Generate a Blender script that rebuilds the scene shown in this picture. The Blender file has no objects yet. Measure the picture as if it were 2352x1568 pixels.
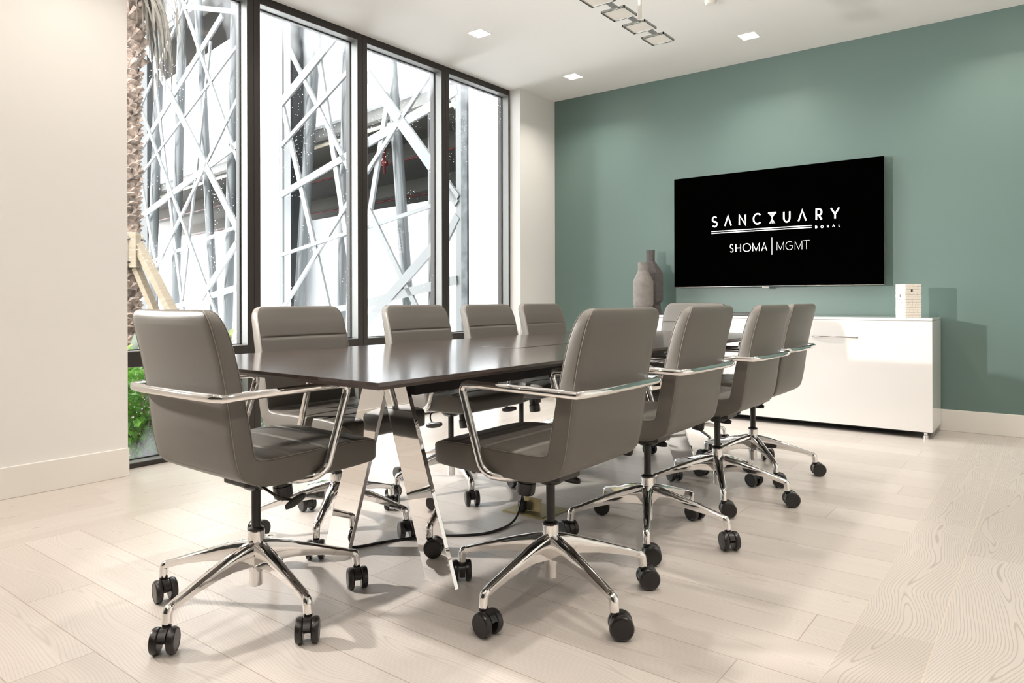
import bpy, bmesh, math, random
from mathutils import Vector, Matrix
PI = math.pi
R = math.radians
random.seed(7)
scn = bpy.context.scene
col = scn.collection

# ------------------------------------------------------------------ camera
cam_d = bpy.data.cameras.new('camera')
cam = bpy.data.objects.new('camera', cam_d)
col.objects.link(cam)
cam_d.sensor_fit = 'HORIZONTAL'
cam_d.sensor_width = 36.0
cam_d.lens = 36.0 * 1625.3 / 2352.0
cam_d.shift_y = -(784.0 - 689.0) / 2352.0
cam_d.clip_start = 0.05
cam_d.clip_end = 200
cam.matrix_world = (Matrix.Translation((0, 0, 0.96)) @ Matrix.Rotation(R(37.535), 4, 'Z')
                    @ Matrix.Rotation(R(90), 4, 'X') @ Matrix.Rotation(-0.0026, 4, 'Z'))
scn.camera = cam

# ------------------------------------------------------------------ view, world, daylight
scn.view_settings.view_transform = 'Standard'
scn.view_settings.look = 'None'
scn.view_settings.gamma = 1
scn.view_settings.use_curve_mapping = False
scn.view_settings.exposure = 0.27
scn.cycles.use_denoising = True
scn.cycles.max_bounces = 12
scn.cycles.diffuse_bounces = 5
scn.cycles.glossy_bounces = 5
scn.cycles.transparent_max_bounces = 12
scn.cycles.sample_clamp_indirect = 8
world = bpy.data.worlds.new('overcast_sky')
scn.world = world
world.use_nodes = True
wn = world.node_tree.nodes
wn['Background'].inputs[0].default_value = (0.97, 0.985, 1.0, 1)
wn['Background'].inputs[1].default_value = 8.6

def area_light(name, loc, rot, sx, sy, energy, color, portal=False, spread=None):
    d = bpy.data.lights.new(name, 'AREA')
    d.shape = 'RECTANGLE'; d.size = sx; d.size_y = sy
    d.energy = energy; d.color = color
    if spread: d.spread = R(spread)
    if portal: d.cycles.is_portal = True
    o = bpy.data.objects.new(name, d); col.objects.link(o)
    o.location = loc; o.rotation_euler = rot
    return o

CEIL = 2.993
MUL = [1.75, 2.672, 3.598, 4.526, 5.442]      # mullion centre lines along the window wall
for i in range(4):
    area_light('daylight_portal', (-4.40, (MUL[i]+MUL[i+1])/2, 1.5), (0, R(-90), 0), 2.9, 0.86, 1, (1, 1, 1), portal=True)

# assumed lamp on the left wall, beyond the frame; light read off shadows
d = Vector((0.70, 0.71, -0.06))
kl = area_light('assumed_lamp_glow', (-3.83, 0.30, 1.52), d.to_track_quat('-Z', 'Y').to_euler(), 0.11, 0.11, 50, (1.0, 0.96, 0.91), spread=96)

LAMP_ROWS = [5.45, 4.13, 2.82, 1.50, 0.18, -1.14]
LAMP_COLS = [-3.48, -1.875, -0.27]  # grid carried on from the seen lights; those out of view are assumed
LAMP_W = 14.0

# ------------------------------------------------------------------ materials
def new_mat(name, color=(0.5, 0.5, 0.5), rough=0.5, metal=0.0, coat=0.0, spec=None, bump=None, emit=None, estr=0, coat_rough=0.05):
    m = bpy.data.materials.new(name); m.use_nodes = True
    b = m.node_tree.nodes['Principled BSDF']
    b.inputs['Base Color'].default_value = (*color, 1)
    b.inputs['Roughness'].default_value = rough
    b.inputs['Metallic'].default_value = metal
    b.inputs['Coat Weight'].default_value = coat
    b.inputs['Coat Roughness'].default_value = coat_rough
    if spec is not None: b.inputs['Specular IOR Level'].default_value = spec
    if emit:
        b.inputs['Emission Color'].default_value = (*emit, 1)
        b.inputs['Emission Strength'].default_value = estr
    if bump:
        nt = m.node_tree
        tc = nt.nodes.new('ShaderNodeTexCoord')
        n = nt.nodes.new('ShaderNodeTexNoise'); n.inputs['Scale'].default_value = bump[0]
        n.inputs['Detail'].default_value = 4
        bp = nt.nodes.new('ShaderNodeBump'); bp.inputs['Strength'].default_value = bump[1]
        bp.inputs['Distance'].default_value = bump[2] if len(bump) > 2 else 0.002
        nt.links.new(tc.outputs['Object'], n.inputs['Vector'])
        nt.links.new(n.outputs['Fac'], bp.inputs['Height'])
        nt.links.new(bp.outputs['Normal'], b.inputs['Normal'])
    return m

def mottle(m, c1, c2, scale=3.0, detail=4, stretch=(1, 1, 1)):
    nt = m.node_tree
    b = nt.nodes['Principled BSDF']
    tc = nt.nodes.new('ShaderNodeTexCoord')
    mp = nt.nodes.new('ShaderNodeMapping'); mp.inputs['Scale'].default_value = stretch
    n = nt.nodes.new('ShaderNodeTexNoise'); n.inputs['Scale'].default_value = scale
    n.inputs['Detail'].default_value = detail
    mx = nt.nodes.new('ShaderNodeMix'); mx.data_type = 'RGBA'
    mx.inputs[6].default_value = (*c1, 1); mx.inputs[7].default_value = (*c2, 1)
    rp = nt.nodes.new('ShaderNodeMapRange'); rp.inputs[1].default_value = 0.3; rp.inputs[2].default_value = 0.7
    nt.links.new(tc.outputs['Object'], mp.inputs[0]); nt.links.new(mp.outputs[0], n.inputs['Vector'])
    nt.links.new(n.outputs['Fac'], rp.inputs[0]); nt.links.new(rp.outputs[0], mx.inputs[0])
    nt.links.new(mx.outputs[2], b.inputs['Base Color'])
    return m

M = {}
M['wall'] = new_mat('warm_white_paint', (0.80, 0.785, 0.76), 0.6, bump=(220, 0.05))
M['green'] = new_mat('sage_green_paint', (0.132, 0.200, 0.182), 0.38, bump=(220, 0.04))
M['dark_wall'] = new_mat('dark_reflection_paint', (0.035, 0.04, 0.04), 0.5)  # unseen front wall, made dark to give the chrome dark reflections
M['ceiling'] = new_mat('ceiling_paint', (0.84, 0.83, 0.815), 0.8)
M['trim'] = new_mat('white_trim_paint', (0.82, 0.79, 0.74), 0.3)
M['bronze'] = new_mat('dark_bronze_aluminium', (0.032, 0.026, 0.023), 0.42, metal=0.2)
M['lit_reveal_and_link'] = new_mat('daylit_reveal_and_link_metal', (0.27, 0.27, 0.262), 0.35, metal=0.35)  # daylight on the bronze reveals, put into the colour; pendant links share it
M['gasket'] = new_mat('black_rubber_gasket', (0.012, 0.012, 0.012), 0.6)
M['leather'] = new_mat('taupe_leather', (0.128, 0.117, 0.102), 0.40, bump=(520, 0.4, 0.0012), spec=0.45)
M['stitch'] = new_mat('pale_stitching', (0.23, 0.21, 0.185), 0.6)
M['chrome'] = new_mat('polished_chrome', (0.86, 0.85, 0.84), 0.045, metal=1.0)
M['gun'] = new_mat('polished_gunmetal', (0.30, 0.31, 0.30), 0.15, metal=1.0)
M['mirror'] = new_mat('mirror_polished_steel', (0.84, 0.83, 0.82), 0.012, metal=1.0)
M['blackp'] = new_mat('black_plastic', (0.016, 0.014, 0.013), 0.28)
M['blacks'] = new_mat('black_satin_steel', (0.030, 0.028, 0.026), 0.35, metal=0.4)
M['table'] = mottle(new_mat('espresso_veneer', (0.03, 0.02, 0.016), 0.20, coat=0.4, coat_rough=0.10, spec=0.6), (0.036, 0.024, 0.020), (0.056, 0.038, 0.032), 6, 6, (8, 0.5, 1))
M['table_edge'] = new_mat('espresso_edge', (0.055, 0.038, 0.032), 0.45)
M['under'] = new_mat('black_beam_paint', (0.012, 0.008, 0.008), 0.6)
M['gloss'] = new_mat('white_gloss_lacquer', (0.84, 0.82, 0.80), 0.09, coat=0.6)
M['dark'] = new_mat('dark_void', (0.01, 0.01, 0.01), 0.8)
M['screen'] = new_mat('black_glass_screen', (0.0004, 0.0004, 0.0004), 0.08, spec=0.0)
M['tvedge'] = new_mat('silver_tv_edge', (0.35, 0.33, 0.32), 0.2, metal=0.9)
M['letter'] = new_mat('lit_white_lettering', (1, 1, 1), 0.5, emit=(1, 1, 1), estr=1.0)
M['lens'] = new_mat('downlight_lens', (1, 1, 1), 0.5, emit=(1.0, 0.93, 0.82), estr=9)
M['lamp_white'] = new_mat('downlight_reflector', (0.86, 0.82, 0.76), 0.4)
M['brass'] = new_mat('worn_brass', (0.42, 0.36, 0.20), 0.32, metal=0.85)
M['cable'] = new_mat('black_rubber_cable', (0.012, 0.012, 0.012), 0.4)
M['vase_l'] = mottle(new_mat('grey_felt_ceramic', (0.2, 0.18, 0.17), 0.9, bump=(150, 0.3)), (0.19, 0.175, 0.165), (0.24, 0.22, 0.205), 30)
M['vase_d'] = mottle(new_mat('charcoal_ceramic', (0.09, 0.08, 0.078), 0.8, bump=(150, 0.3)), (0.070, 0.062, 0.060), (0.095, 0.086, 0.082), 30)
M['brick'] = new_mat('white_stone_blocks', (0.80, 0.74, 0.66), 0.8, bump=(90, 0.3))
M['screenwhite'] = new_mat('pale_painted_steel', (0.110, 0.114, 0.116), 0.5)
M['facade'] = mottle(new_mat('white_stucco', (0.8, 0.81, 0.83), 0.8), (0.56, 0.57, 0.59), (0.64, 0.65, 0.665), 0.8)
M['garage_in'] = mottle(new_mat('dim_concrete', (0.15, 0.14, 0.125), 0.9), (0.115, 0.104, 0.092), (0.15, 0.137, 0.122), 0.6)
M['concrete'] = new_mat('grey_concrete_beam', (0.20, 0.198, 0.19), 0.85)
M['steelcol'] = new_mat('painted_steel_column', (0.070, 0.075, 0.078), 0.28)
M['slate'] = new_mat('slate_grey_panel', (0.016, 0.0175, 0.019), 0.6)
M['weather'] = mottle(new_mat('weathered_steel', (0.12, 0.13, 0.14), 0.7), (0.022, 0.025, 0.028), (0.09, 0.095, 0.10), 9, 6)
M['red'] = new_mat('red_sprinkler_paint', (0.11, 0.008, 0.010), 0.5)
M['cream'] = new_mat('cream_pipe_paint', (0.65, 0.58, 0.45), 0.6)
M['bark'] = mottle(new_mat('palm_bark', (0.25, 0.17, 0.13), 0.95, bump=(25, 0.8, 0.02)), (0.05, 0.036, 0.028), (0.42, 0.315, 0.255), 13, 9)
M['frond'] = mottle(new_mat('dry_frond', (0.4, 0.33, 0.26), 0.9), (0.05, 0.04, 0.03), (0.13, 0.11, 0.088), 14)
M['burlap'] = mottle(new_mat('burlap_band', (0.4, 0.36, 0.3), 0.95), (0.22, 0.19, 0.15), (0.32, 0.29, 0.24), 20)
M['timber'] = mottle(new_mat('raw_timber', (0.6, 0.45, 0.3), 0.8), (0.20, 0.155, 0.105), (0.28, 0.225, 0.165), 5, 5, (1, 1, 12))
M['soil'] = mottle(new_mat('mulch', (0.1, 0.08, 0.06), 0.95), (0.05, 0.04, 0.03), (0.2, 0.18, 0.16), 20)
M['paving'] = new_mat('pale_paving', (0.45, 0.45, 0.44), 0.8)

def leaf_mat(name, c1, c2, scale=6):
    m = new_mat(name, c1, 0.4)
    mottle(m, c1, c2, scale)
    b = m.node_tree.nodes['Principled BSDF']
    b.inputs['Transmission Weight'].default_value = 0.0
    b.inputs['Subsurface Weight'].default_value = 0.0
    nt = m.node_tree
    tr = nt.nodes.new('ShaderNodeBsdfTranslucent')
    tr.inputs[0].default_value = (*[min(1, x*1.6) for x in c2], 1)
    mx = nt.nodes.new('ShaderNodeMixShader'); mx.inputs[0].default_value = 0.35
    nt.links.new(b.outputs[0], mx.inputs[1]); nt.links.new(tr.outputs[0], mx.inputs[2])
    nt.links.new(mx.outputs[0], nt.nodes['Material Output'].inputs[0])
    return m
M['leaf'] = leaf_mat('bright_green_leaf', (0.03, 0.11, 0.012), (0.14, 0.30, 0.045))
M['leaf_y'] = leaf_mat('yellow_green_leaf', (0.16, 0.22, 0.03), (0.32, 0.36, 0.10))
M['leaf_b'] = leaf_mat('broad_green_leaf', (0.07, 0.11, 0.02), (0.25, 0.27, 0.12), 4)
M['leaf_g'] = leaf_mat('grey_green_blade', (0.09, 0.11, 0.08), (0.22, 0.24, 0.20), 3)

# glass with drops and condensation that sit on the pane
def glass_mat(name, zlo, zhi, fog):
    m = bpy.data.materials.new(name); m.use_nodes = True
    nt = m.node_tree; N = nt.nodes; Lk = nt.links
    N.remove(N['Principled BSDF'])
    out = N['Material Output']
    tr = N.new('ShaderNodeBsdfTransparent'); tr.inputs[0].default_value = (0.97, 0.985, 0.98, 1)
    gl = N.new('ShaderNodeBsdfGlossy'); gl.inputs['Roughness'].default_value = 0.01
    lw = N.new('ShaderNodeFresnel'); lw.inputs[0].default_value = 1.22
    mx = N.new('ShaderNodeMixShader')
    Lk.new(lw.outputs[0], mx.inputs[0]); Lk.new(tr.outputs[0], mx.inputs[1]); Lk.new(gl.outputs[0], mx.inputs[2])
    geo = N.new('ShaderNodeTexCoord')
    sep = N.new('ShaderNodeSeparateXYZ'); Lk.new(geo.outputs['Object'], sep.inputs[0])
    big = N.new('ShaderNodeTexNoise'); big.inputs['Scale'].default_value = 2.6; big.inputs['Detail'].default_value = 5
    mp = N.new('ShaderNodeMapping'); mp.inputs['Scale'].default_value = (1, 2.2, 0.8)
    Lk.new(geo.outputs['Object'], mp.inputs[0]); Lk.new(mp.outputs[0], big.inputs['Vector'])
    rng = N.new('ShaderNodeMapRange'); rng.inputs[1].default_value = zlo; rng.inputs[2].default_value = zhi
    Lk.new(sep.outputs['Z'], rng.inputs[0])
    add = N.new('ShaderNodeMath'); add.operation = 'ADD'
    Lk.new(big.outputs['Fac'], add.inputs[0]); Lk.new(rng.outputs[0], add.inputs[1])
    st = N.new('ShaderNodeMapRange'); st.inputs[1].default_value = 0.98; st.inputs[2].default_value = 1.42; st.inputs[4].default_value = fog
    Lk.new(add.outputs[0], st.inputs[0])
    # single drops
    vo = N.new('ShaderNodeTexVoronoi'); vo.inputs['Scale'].default_value = 42
    Lk.new(geo.outputs['Object'], vo.inputs['Vector'])
    dr = N.new('ShaderNodeMath'); dr.operation = 'LESS_THAN'; dr.inputs[1].default_value = 0.13
    Lk.new(vo.outputs['Distance'], dr.inputs[0])
    cl = N.new('ShaderNodeTexNoise'); cl.inputs['Scale'].default_value = 3.4; Lk.new(geo.outputs['Object'], cl.inputs['Vector'])
    cg = N.new('ShaderNodeMath'); cg.operation = 'GREATER_THAN'; cg.inputs[1].default_value = 0.57
    Lk.new(cl.outputs['Fac'], cg.inputs[0])
    dm = N.new('ShaderNodeMath'); dm.operation = 'MULTIPLY'; Lk.new(dr.outputs[0], dm.inputs[0]); Lk.new(cg.outputs[0], dm.inputs[1])
    dm2 = N.new('ShaderNodeMath'); dm2.operation = 'MULTIPLY'; dm2.inputs[1].default_value = 0.75; Lk.new(dm.outputs[0], dm2.inputs[0])
    mxx = N.new('ShaderNodeMath'); mxx.operation = 'MAXIMUM'; Lk.new(st.outputs[0], mxx.inputs[0]); Lk.new(dm2.outputs[0], mxx.inputs[1])
    tl = N.new('ShaderNodeBsdfTranslucent'); tl.inputs[0].default_value = (0.55, 0.56, 0.57, 1)
    m2 = N.new('ShaderNodeMixShader')
    Lk.new(mxx.outputs[0], m2.inputs[0]); Lk.new(mx.outputs[0], m2.inputs[1]); Lk.new(tl.outputs[0], m2.inputs[2])
    Lk.new(m2.outputs[0], out.inputs[0])
    return m
M['glass_top'] = glass_mat('window_glass', 2.30, 3.30, 0.45)
M['glass_low'] = glass_mat('lower_window_glass', 0.62, -0.15, 0.30)

# wood-look plank floor
def floor_mat():
    m = bpy.data.materials.new('pale_ash_planks'); m.use_nodes = True
    nt = m.node_tree; N = nt.nodes; Lk = nt.links
    b = N['Principled BSDF']
    def math_(op, a, c=None, v=None):
        n = N.new('ShaderNodeMath'); n.operation = op
        for i, x in enumerate((a, c)):
            if x is None: continue
            if isinstance(x, (int, float)): n.inputs[i].default_value = x
            else: Lk.new(x, n.inputs[i])
        return n.outputs[0]
    tc = N.new('ShaderNodeTexCoord'); sp = N.new('ShaderNodeSeparateXYZ'); Lk.new(tc.outputs['Object'], sp.inputs[0])
    X, Y = sp.outputs['X'], sp.outputs['Y']
    # border mask: x > -0.4735 or x < -3.25
    mr = math_('GREATER_THAN', X, -0.4735); ml = math_('LESS_THAN', X, -3.25)
    mask = math_('MAXIMUM', mr, ml)
    inv = math_('SUBTRACT', 1.0, mask)
    W = 0.205
    # across / along coordinates
    ya = math_('SUBTRACT', Y, 0.84)
    xa = math_('ADD', X, 0.4735)
    across = math_('ADD', math_('MULTIPLY', ya, inv), math_('MULTIPLY', xa, mask))
    along = math_('ADD', math_('MULTIPLY', X, inv), math_('MULTIPLY', Y, mask))
    row = math_('FLOOR', math_('DIVIDE', across, W))
    fr = math_('FRACT', math_('DIVIDE', across, W))
    rowk = math_('ADD', row, math_('MULTIPLY', mask, 57.0))
    wn1 = N.new('ShaderNodeTexWhiteNoise'); wn1.noise_dimensions = '1D'; Lk.new(rowk, wn1.inputs['W'])
    al2 = math_('ADD', math_('DIVIDE', math_('ADD', along, 1.89), 1.22), math_('MULTIPLY', wn1.outputs['Value'], 1.0))
    pk = math_('FLOOR', al2); fa = math_('FRACT', al2)
    pid = math_('ADD', math_('MULTIPLY', rowk, 13.37), math_('MULTIPLY', pk, 7.91))
    wn2 = N.new('ShaderNodeTexWhiteNoise'); wn2.noise_dimensions = '1D'; Lk.new(pid, wn2.inputs['W'])
    rnd = wn2.outputs['Value']
    # seams
    e1 = math_('LESS_THAN', math_('MINIMUM', fr, math_('SUBTRACT', 1.0, fr)), 0.0075)
    e2 = math_('LESS_THAN', math_('MINIMUM', fa, math_('SUBTRACT', 1.0, fa)), 0.0012)
    seam = math_('MAXIMUM', e1, e2)
    # cathedral grain: contour lines of a stretched smooth field
    cb = N.new('ShaderNodeCombineXYZ')
    Lk.new(math_('ADD', math_('MULTIPLY', along, 1.15), math_('MULTIPLY', rnd, 37.0)), cb.inputs[0])
    Lk.new(math_('MULTIPLY', across, 4.0), cb.inputs[1]); Lk.new(math_('MULTIPLY', pid, 1.7), cb.inputs[2])
    nz = N.new('ShaderNodeTexNoise'); nz.inputs['Scale'].default_value = 1.0; nz.inputs['Detail'].default_value = 2.8; nz.inputs['Roughness'].default_value = 0.45
    Lk.new(cb.outputs[0], nz.inputs['Vector'])
    wob = N.new('ShaderNodeTexNoise'); wob.noise_dimensions = '1D'; wob.inputs['Scale'].default_value = 1.0; wob.inputs['Detail'].default_value = 1
    Lk.new(math_('ADD', math_('MULTIPLY', along, 1.4), math_('MULTIPLY', pid, 3.1)), wob.inputs['W'])
    cen = math_('ADD', math_('MULTIPLY', wob.outputs['Fac'], 0.9), math_('SUBTRACT', math_('MULTIPLY', rnd, 0.5), 0.2))
    dd = math_('ABSOLUTE', math_('SUBTRACT', fr, cen))
    dd = math_('SQRT', math_('ADD', math_('MULTIPLY', dd, dd), 0.006))
    field = math_('ADD', math_('MULTIPLY', dd, 24.0), math_('MULTIPLY', nz.outputs['Fac'], 12.0))
    rings = math_('FRACT', field)
    tri = math_('ABSOLUTE', math_('SUBTRACT', math_('MULTIPLY', rings, 2.0), 1.0))
    line = N.new('ShaderNodeMapRange'); line.interpolation_type = 'SMOOTHSTEP'
    line.inputs[1].default_value = 0.62; line.inputs[2].default_value = 1.0
    Lk.new(tri, line.inputs[0])
    # fine fibres
    cb2 = N.new('ShaderNodeCombineXYZ')
    Lk.new(math_('MULTIPLY', along, 3.0), cb2.inputs[0]); Lk.new(math_('MULTIPLY', across, 140.0), cb2.inputs[1]); Lk.new(pid, cb2.inputs[2])
    fb = N.new('ShaderNodeTexNoise'); fb.inputs['Scale'].default_value = 1.0; fb.inputs['Detail'].default_value = 2
    Lk.new(cb2.outputs[0], fb.inputs['Vector'])
    def mix(f, c1, c2):
        n = N.new('ShaderNodeMix'); n.data_type = 'RGBA'
        if isinstance(f, (int, float)): n.inputs[0].default_value = f
        else: Lk.new(f, n.inputs[0])
        for i, c in ((6, c1), (7, c2)):
            if isinstance(c, tuple): n.inputs[i].default_value = (*c, 1)
            else: Lk.new(c, n.inputs[i])
        return n.outputs[2]
    base = mix(rnd, (0.565, 0.515, 0.470), (0.65, 0.60, 0.555))
    lineamt = math_('MULTIPLY', line.outputs[0], math_('ADD', 0.28, math_('MULTIPLY', mask, 0.30)))
    c = mix(lineamt, base, (0.30, 0.262, 0.232))
    fbr = N.new('ShaderNodeMapRange'); fbr.inputs[1].default_value = 0.35; fbr.inputs[2].default_value = 0.75; fbr.inputs[4].default_value = 0.22
    Lk.new(fb.outputs['Fac'], fbr.inputs[0])
    c = mix(fbr.outputs[0], c, (0.50, 0.44, 0.39))
    seamc = mix(mask, (0.34, 0.26, 0.20), (0.70, 0.60, 0.49))
    c = mix(math_('MULTIPLY', seam, 0.75), c, seamc)
    Lk.new(c, b.inputs['Base Color'])
    rr = N.new('ShaderNodeMapRange'); rr.inputs[3].default_value = 0.26; rr.inputs[4].default_value = 0.36
    Lk.new(fb.outputs['Fac'], rr.inputs[0]); Lk.new(rr.outputs[0], b.inputs['Roughness'])
    bp = N.new('ShaderNodeBump'); bp.inputs['Strength'].default_value = 0.25; bp.inputs['Distance'].default_value = 0.001
    Lk.new(math_('SUBTRACT', 1.0, math_('ADD', seam, math_('MULTIPLY', line.outputs[0], 0.15))), bp.inputs['Height'])
    Lk.new(bp.outputs['Normal'], b.inputs['Normal'])
    return m
M['floor'] = floor_mat()

# ------------------------------------------------------------------ mesh helpers
class MB:
    def __init__(s): s.v = []; s.f = []
    def add(s, vs, fs):
        k = len(s.v); s.v += [tuple(v) for v in vs]; s.f += [tuple(k+i for i in f) for f in fs]
    def box(s, x0, x1, y0, y1, z0, z1, mat=None):
        vs = [(x0,y0,z0),(x1,y0,z0),(x1,y1,z0),(x0,y1,z0),(x0,y0,z1),(x1,y0,z1),(x1,y1,z1),(x0,y1,z1)]
        if mat is not None: vs = [tuple(mat @ Vector(v)) for v in vs]
        s.add(vs, [(0,3,2,1),(4,5,6,7),(0,1,5,4),(1,2,6,5),(2,3,7,6),(3,0,4,7)])
    def prism(s, poly, z0, z1, mat=None):
        n = len(poly)
        vs = [(x,y,z0) for x,y in poly] + [(x,y,z1) for x,y in poly]
        if mat is not None: vs = [tuple(mat @ Vector(v)) for v in vs]
        s.add(vs, [tuple(range(n-1,-1,-1)), tuple(range(n,2*n))] + [(i,(i+1)%n,n+(i+1)%n,n+i) for i in range(n)])
    def rings(s, rings, cap=True, closed=False):
        n = len(rings[0]); k = len(s.v)
        for r in rings: s.v += [tuple(p) for p in r]
        m = len(rings)
        for i in range(m if closed else m-1):
            a = k+i*n; b = k+((i+1)%m)*n
            for j in range(n): s.f.append((a+j, a+(j+1)%n, b+(j+1)%n, b+j))
        if cap and not closed:
            s.f.append(tuple(k+j for j in range(n-1,-1,-1))); s.f.append(tuple(k+(m-1)*n+j for j in range(n)))
    def lathe(s, prof, cx=0, cy=0, n=24, mat=None, rot=0, sx=1, sy=1):
        rs = []
        for r, z in prof:
            ring = [Vector((cx+sx*r*math.cos(2*PI*j/n+rot), cy+sy*r*math.sin(2*PI*j/n+rot), z)) for j in range(n)]
            if mat is not None: ring = [mat @ p for p in ring]
            rs.append(ring)
        s.rings(rs)
    def tube(s, path, r, n=12, closed=False, flat=None):
        P = [Vector(p) for p in path]; rs = []
        up = None
        for i, p in enumerate(P):
            if closed: t = (P[(i+1)%len(P)]-P[i-1])
            else: t = (P[min(i+1,len(P)-1)]-P[max(i-1,0)])
            t.normalize()
            if up is None:
                up = Vector((0,0,1)) if abs(t.z) < 0.9 else Vector((1,0,0))
            a = up - t*up.dot(t); a.normalize(); up = a; b_ = t.cross(a)
            rr = r(i) if callable(r) else r
            rs.append([p + a*rr*math.cos(2*PI*j/n) + b_*rr*math.sin(2*PI*j/n) for j in range(n)])
        s.rings(rs, closed=closed)
    def build(s, name, mat, parent=None, smooth=False, bevel=0, loc=None, auto=None):
        me = bpy.data.meshes.new(name); me.from_pydata(s.v, [], s.f); me.update()
        bm = bmesh.new(); bm.from_mesh(me); bmesh.ops.recalc_face_normals(bm, faces=bm.faces); bm.to_mesh(me); bm.free()
        me.materials.append(mat)
        if smooth:
            for p in me.polygons: p.use_smooth = True
            if auto: me.set_sharp_from_angle(angle=R(auto))
        o = bpy.data.objects.new(name, me); col.objects.link(o)
        if parent: o.parent = parent
        if loc: o.location = loc
        if bevel:
            md = o.modifiers.new('bevel', 'BEVEL'); md.width = bevel; md.segments = 2; md.limit_method = 'ANGLE'
        return o

def fillet(path, r, n=6):
    """round the corners of a polyline"""
    P = [Vector(p) for p in path]; out = [P[0]]
    for i in range(1, len(P)-1):
        rad = r[i] if isinstance(r, dict) and i in r else (r if not isinstance(r, dict) else 0)
        if not rad: out.append(P[i]); continue
        a = (P[i-1]-P[i]); b = (P[i+1]-P[i])
        d = min(rad, a.length*0.48, b.length*0.48)
        A = P[i]+a.normalized()*d; B = P[i]+b.normalized()*d
        for k in range(n+1):
            t = k/n; out.append(A*(1-t)**2 + P[i]*2*t*(1-t) + B*t*t)
    out.append(P[-1]); return out

def empty(name, loc=(0,0,0), rz=0):
    o = bpy.data.objects.new(name, None); o.empty_display_size = 0.1; col.objects.link(o)
    o.location = loc; o.rotation_euler = (0, 0, rz); return o
def tag(o, label=None, cat=None, group=None, kind=None):
    if label: o['label'] = label
    if cat: o['category'] = cat
    if group: o['group'] = group
    if kind: o['kind'] = kind
    return o
def struct(o): o['kind'] = 'structure'; return o

# ------------------------------------------------------------------ room shell
YB, XR, YF = 6.0335, 1.70, -2.30
m = MB(); m.box(-4.34, XR, YF, YB, -0.12, 0); struct(m.build('floor', M['floor']))
# ceiling with square openings for the downlights
hw = 0.062
xs = sorted([-4.36, XR] + [c+d for c in LAMP_COLS for d in (-hw, hw)])
ys = sorted([YF, YB] + [c+d for c in LAMP_ROWS for d in (-hw, hw)])
def is_hole(i, j):
    cx, cy = (xs[i]+xs[i+1])/2, (ys[j]+ys[j+1])/2
    return any(abs(cx-a) < 0.01 for a in LAMP_COLS) and any(abs(cy-b) < 0.01 for b in LAMP_ROWS)
m = MB()
for i in range(len(xs)-1):
    for j in range(len(ys)-1):
        if not is_hole(i, j): m.box(xs[i], xs[i+1], ys[j], ys[j+1], CEIL, CEIL+0.012)
struct(m.build('ceiling', M['ceiling']))
m = MB(); m.box(-4.40, XR, YF, YB, CEIL+0.16, CEIL+0.2); struct(m.build('trim_6', M['ceiling']))   # slab above the ceiling void
m = MB(); m.box(-4.077, XR, YB, YB+0.15, 0, CEIL); struct(m.build('wall_back', M['green']))
m = MB(); m.box(-4.36, -4.053, YF, 1.8, 0, CEIL); struct(m.build('wall_left', M['wall']))
m = MB(); m.box(-4.36, -4.077, 5.439, YB+0.15, 0, CEIL); struct(m.build('wall_pier', M['wall']))
m = MB(); m.box(XR, XR+0.12, YF, YB+0.15, 0, CEIL); struct(m.build('wall_right', M['wall']))
m = MB(); m.box(-4.36, XR+0.12, YF-0.12, YF, 0, CEIL); struct(m.build('wall_front', M['dark_wall']))
def skirting(name, pts):
    m = MB(); (x0,x1,y0,y1) = pts; m.box(x0,x1,y0,y1,0,0.155); return struct(m.build(name, M['trim'], bevel=0.003))
skirting('baseboard_back', (-4.077, XR, YB-0.016, YB))
skirting('baseboard_left', (-4.053, -4.037, YF, 1.802))
skirting('baseboard_pier', (-4.077, -4.061, 5.43, YB-0.016))

# windows: dark frames, added reveal linings coloured pale for daylight, one upper and one lower pane each
XF, XG = -4.20, -4.29
for i in range(4):
    y0, y1 = MUL[i], MUL[i+1]; hwid = 0.045
    ya, yb = y0+hwid, y1-hwid
    if i == 3: yb = y1-0.02
    m = MB()
    m.box(-4.34, XF, y0+0.0008, ya, 0, CEIL); m.box(-4.34, XF, yb, y1-0.0008, 0, CEIL)
    m.box(-4.34, XF, ya, yb, 2.942, CEIL)
    m.box(-4.34, XF, ya, yb, 0.582, 0.668)
    m.box(-4.34, XF, ya, yb, 0.0, 0.028)
    w = struct(m.build('window_%d' % (i+1), M['bronze'], bevel=0.0015))
    for (z0, z1, gm) in ((0.668, 2.942, 'glass_top'), (0.028, 0.582, 'glass_low')):
        m = MB()
        g = 0.004
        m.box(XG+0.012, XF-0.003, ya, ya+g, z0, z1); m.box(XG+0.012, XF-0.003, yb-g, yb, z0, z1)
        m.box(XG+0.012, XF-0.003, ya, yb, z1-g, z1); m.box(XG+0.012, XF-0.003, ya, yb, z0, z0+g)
        m.build('daylit_reveal_lining', M['lit_reveal_and_link'], w)
        m = MB(); q = 0.010
        m.box(XG, XG+0.012, ya, ya+q, z0, z1); m.box(XG, XG+0.012, yb-q, yb, z0, z1)
        m.box(XG, XG+0.012, ya, yb, z1-q, z1); m.box(XG, XG+0.012, ya, yb, z0, z0+q)
        m.build('gasket', M['gasket'], w)
        m = MB(); m.box(XG-0.010, XG-0.002, ya, yb, z0, z1); m.build('pane', M[gm], w)

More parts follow.
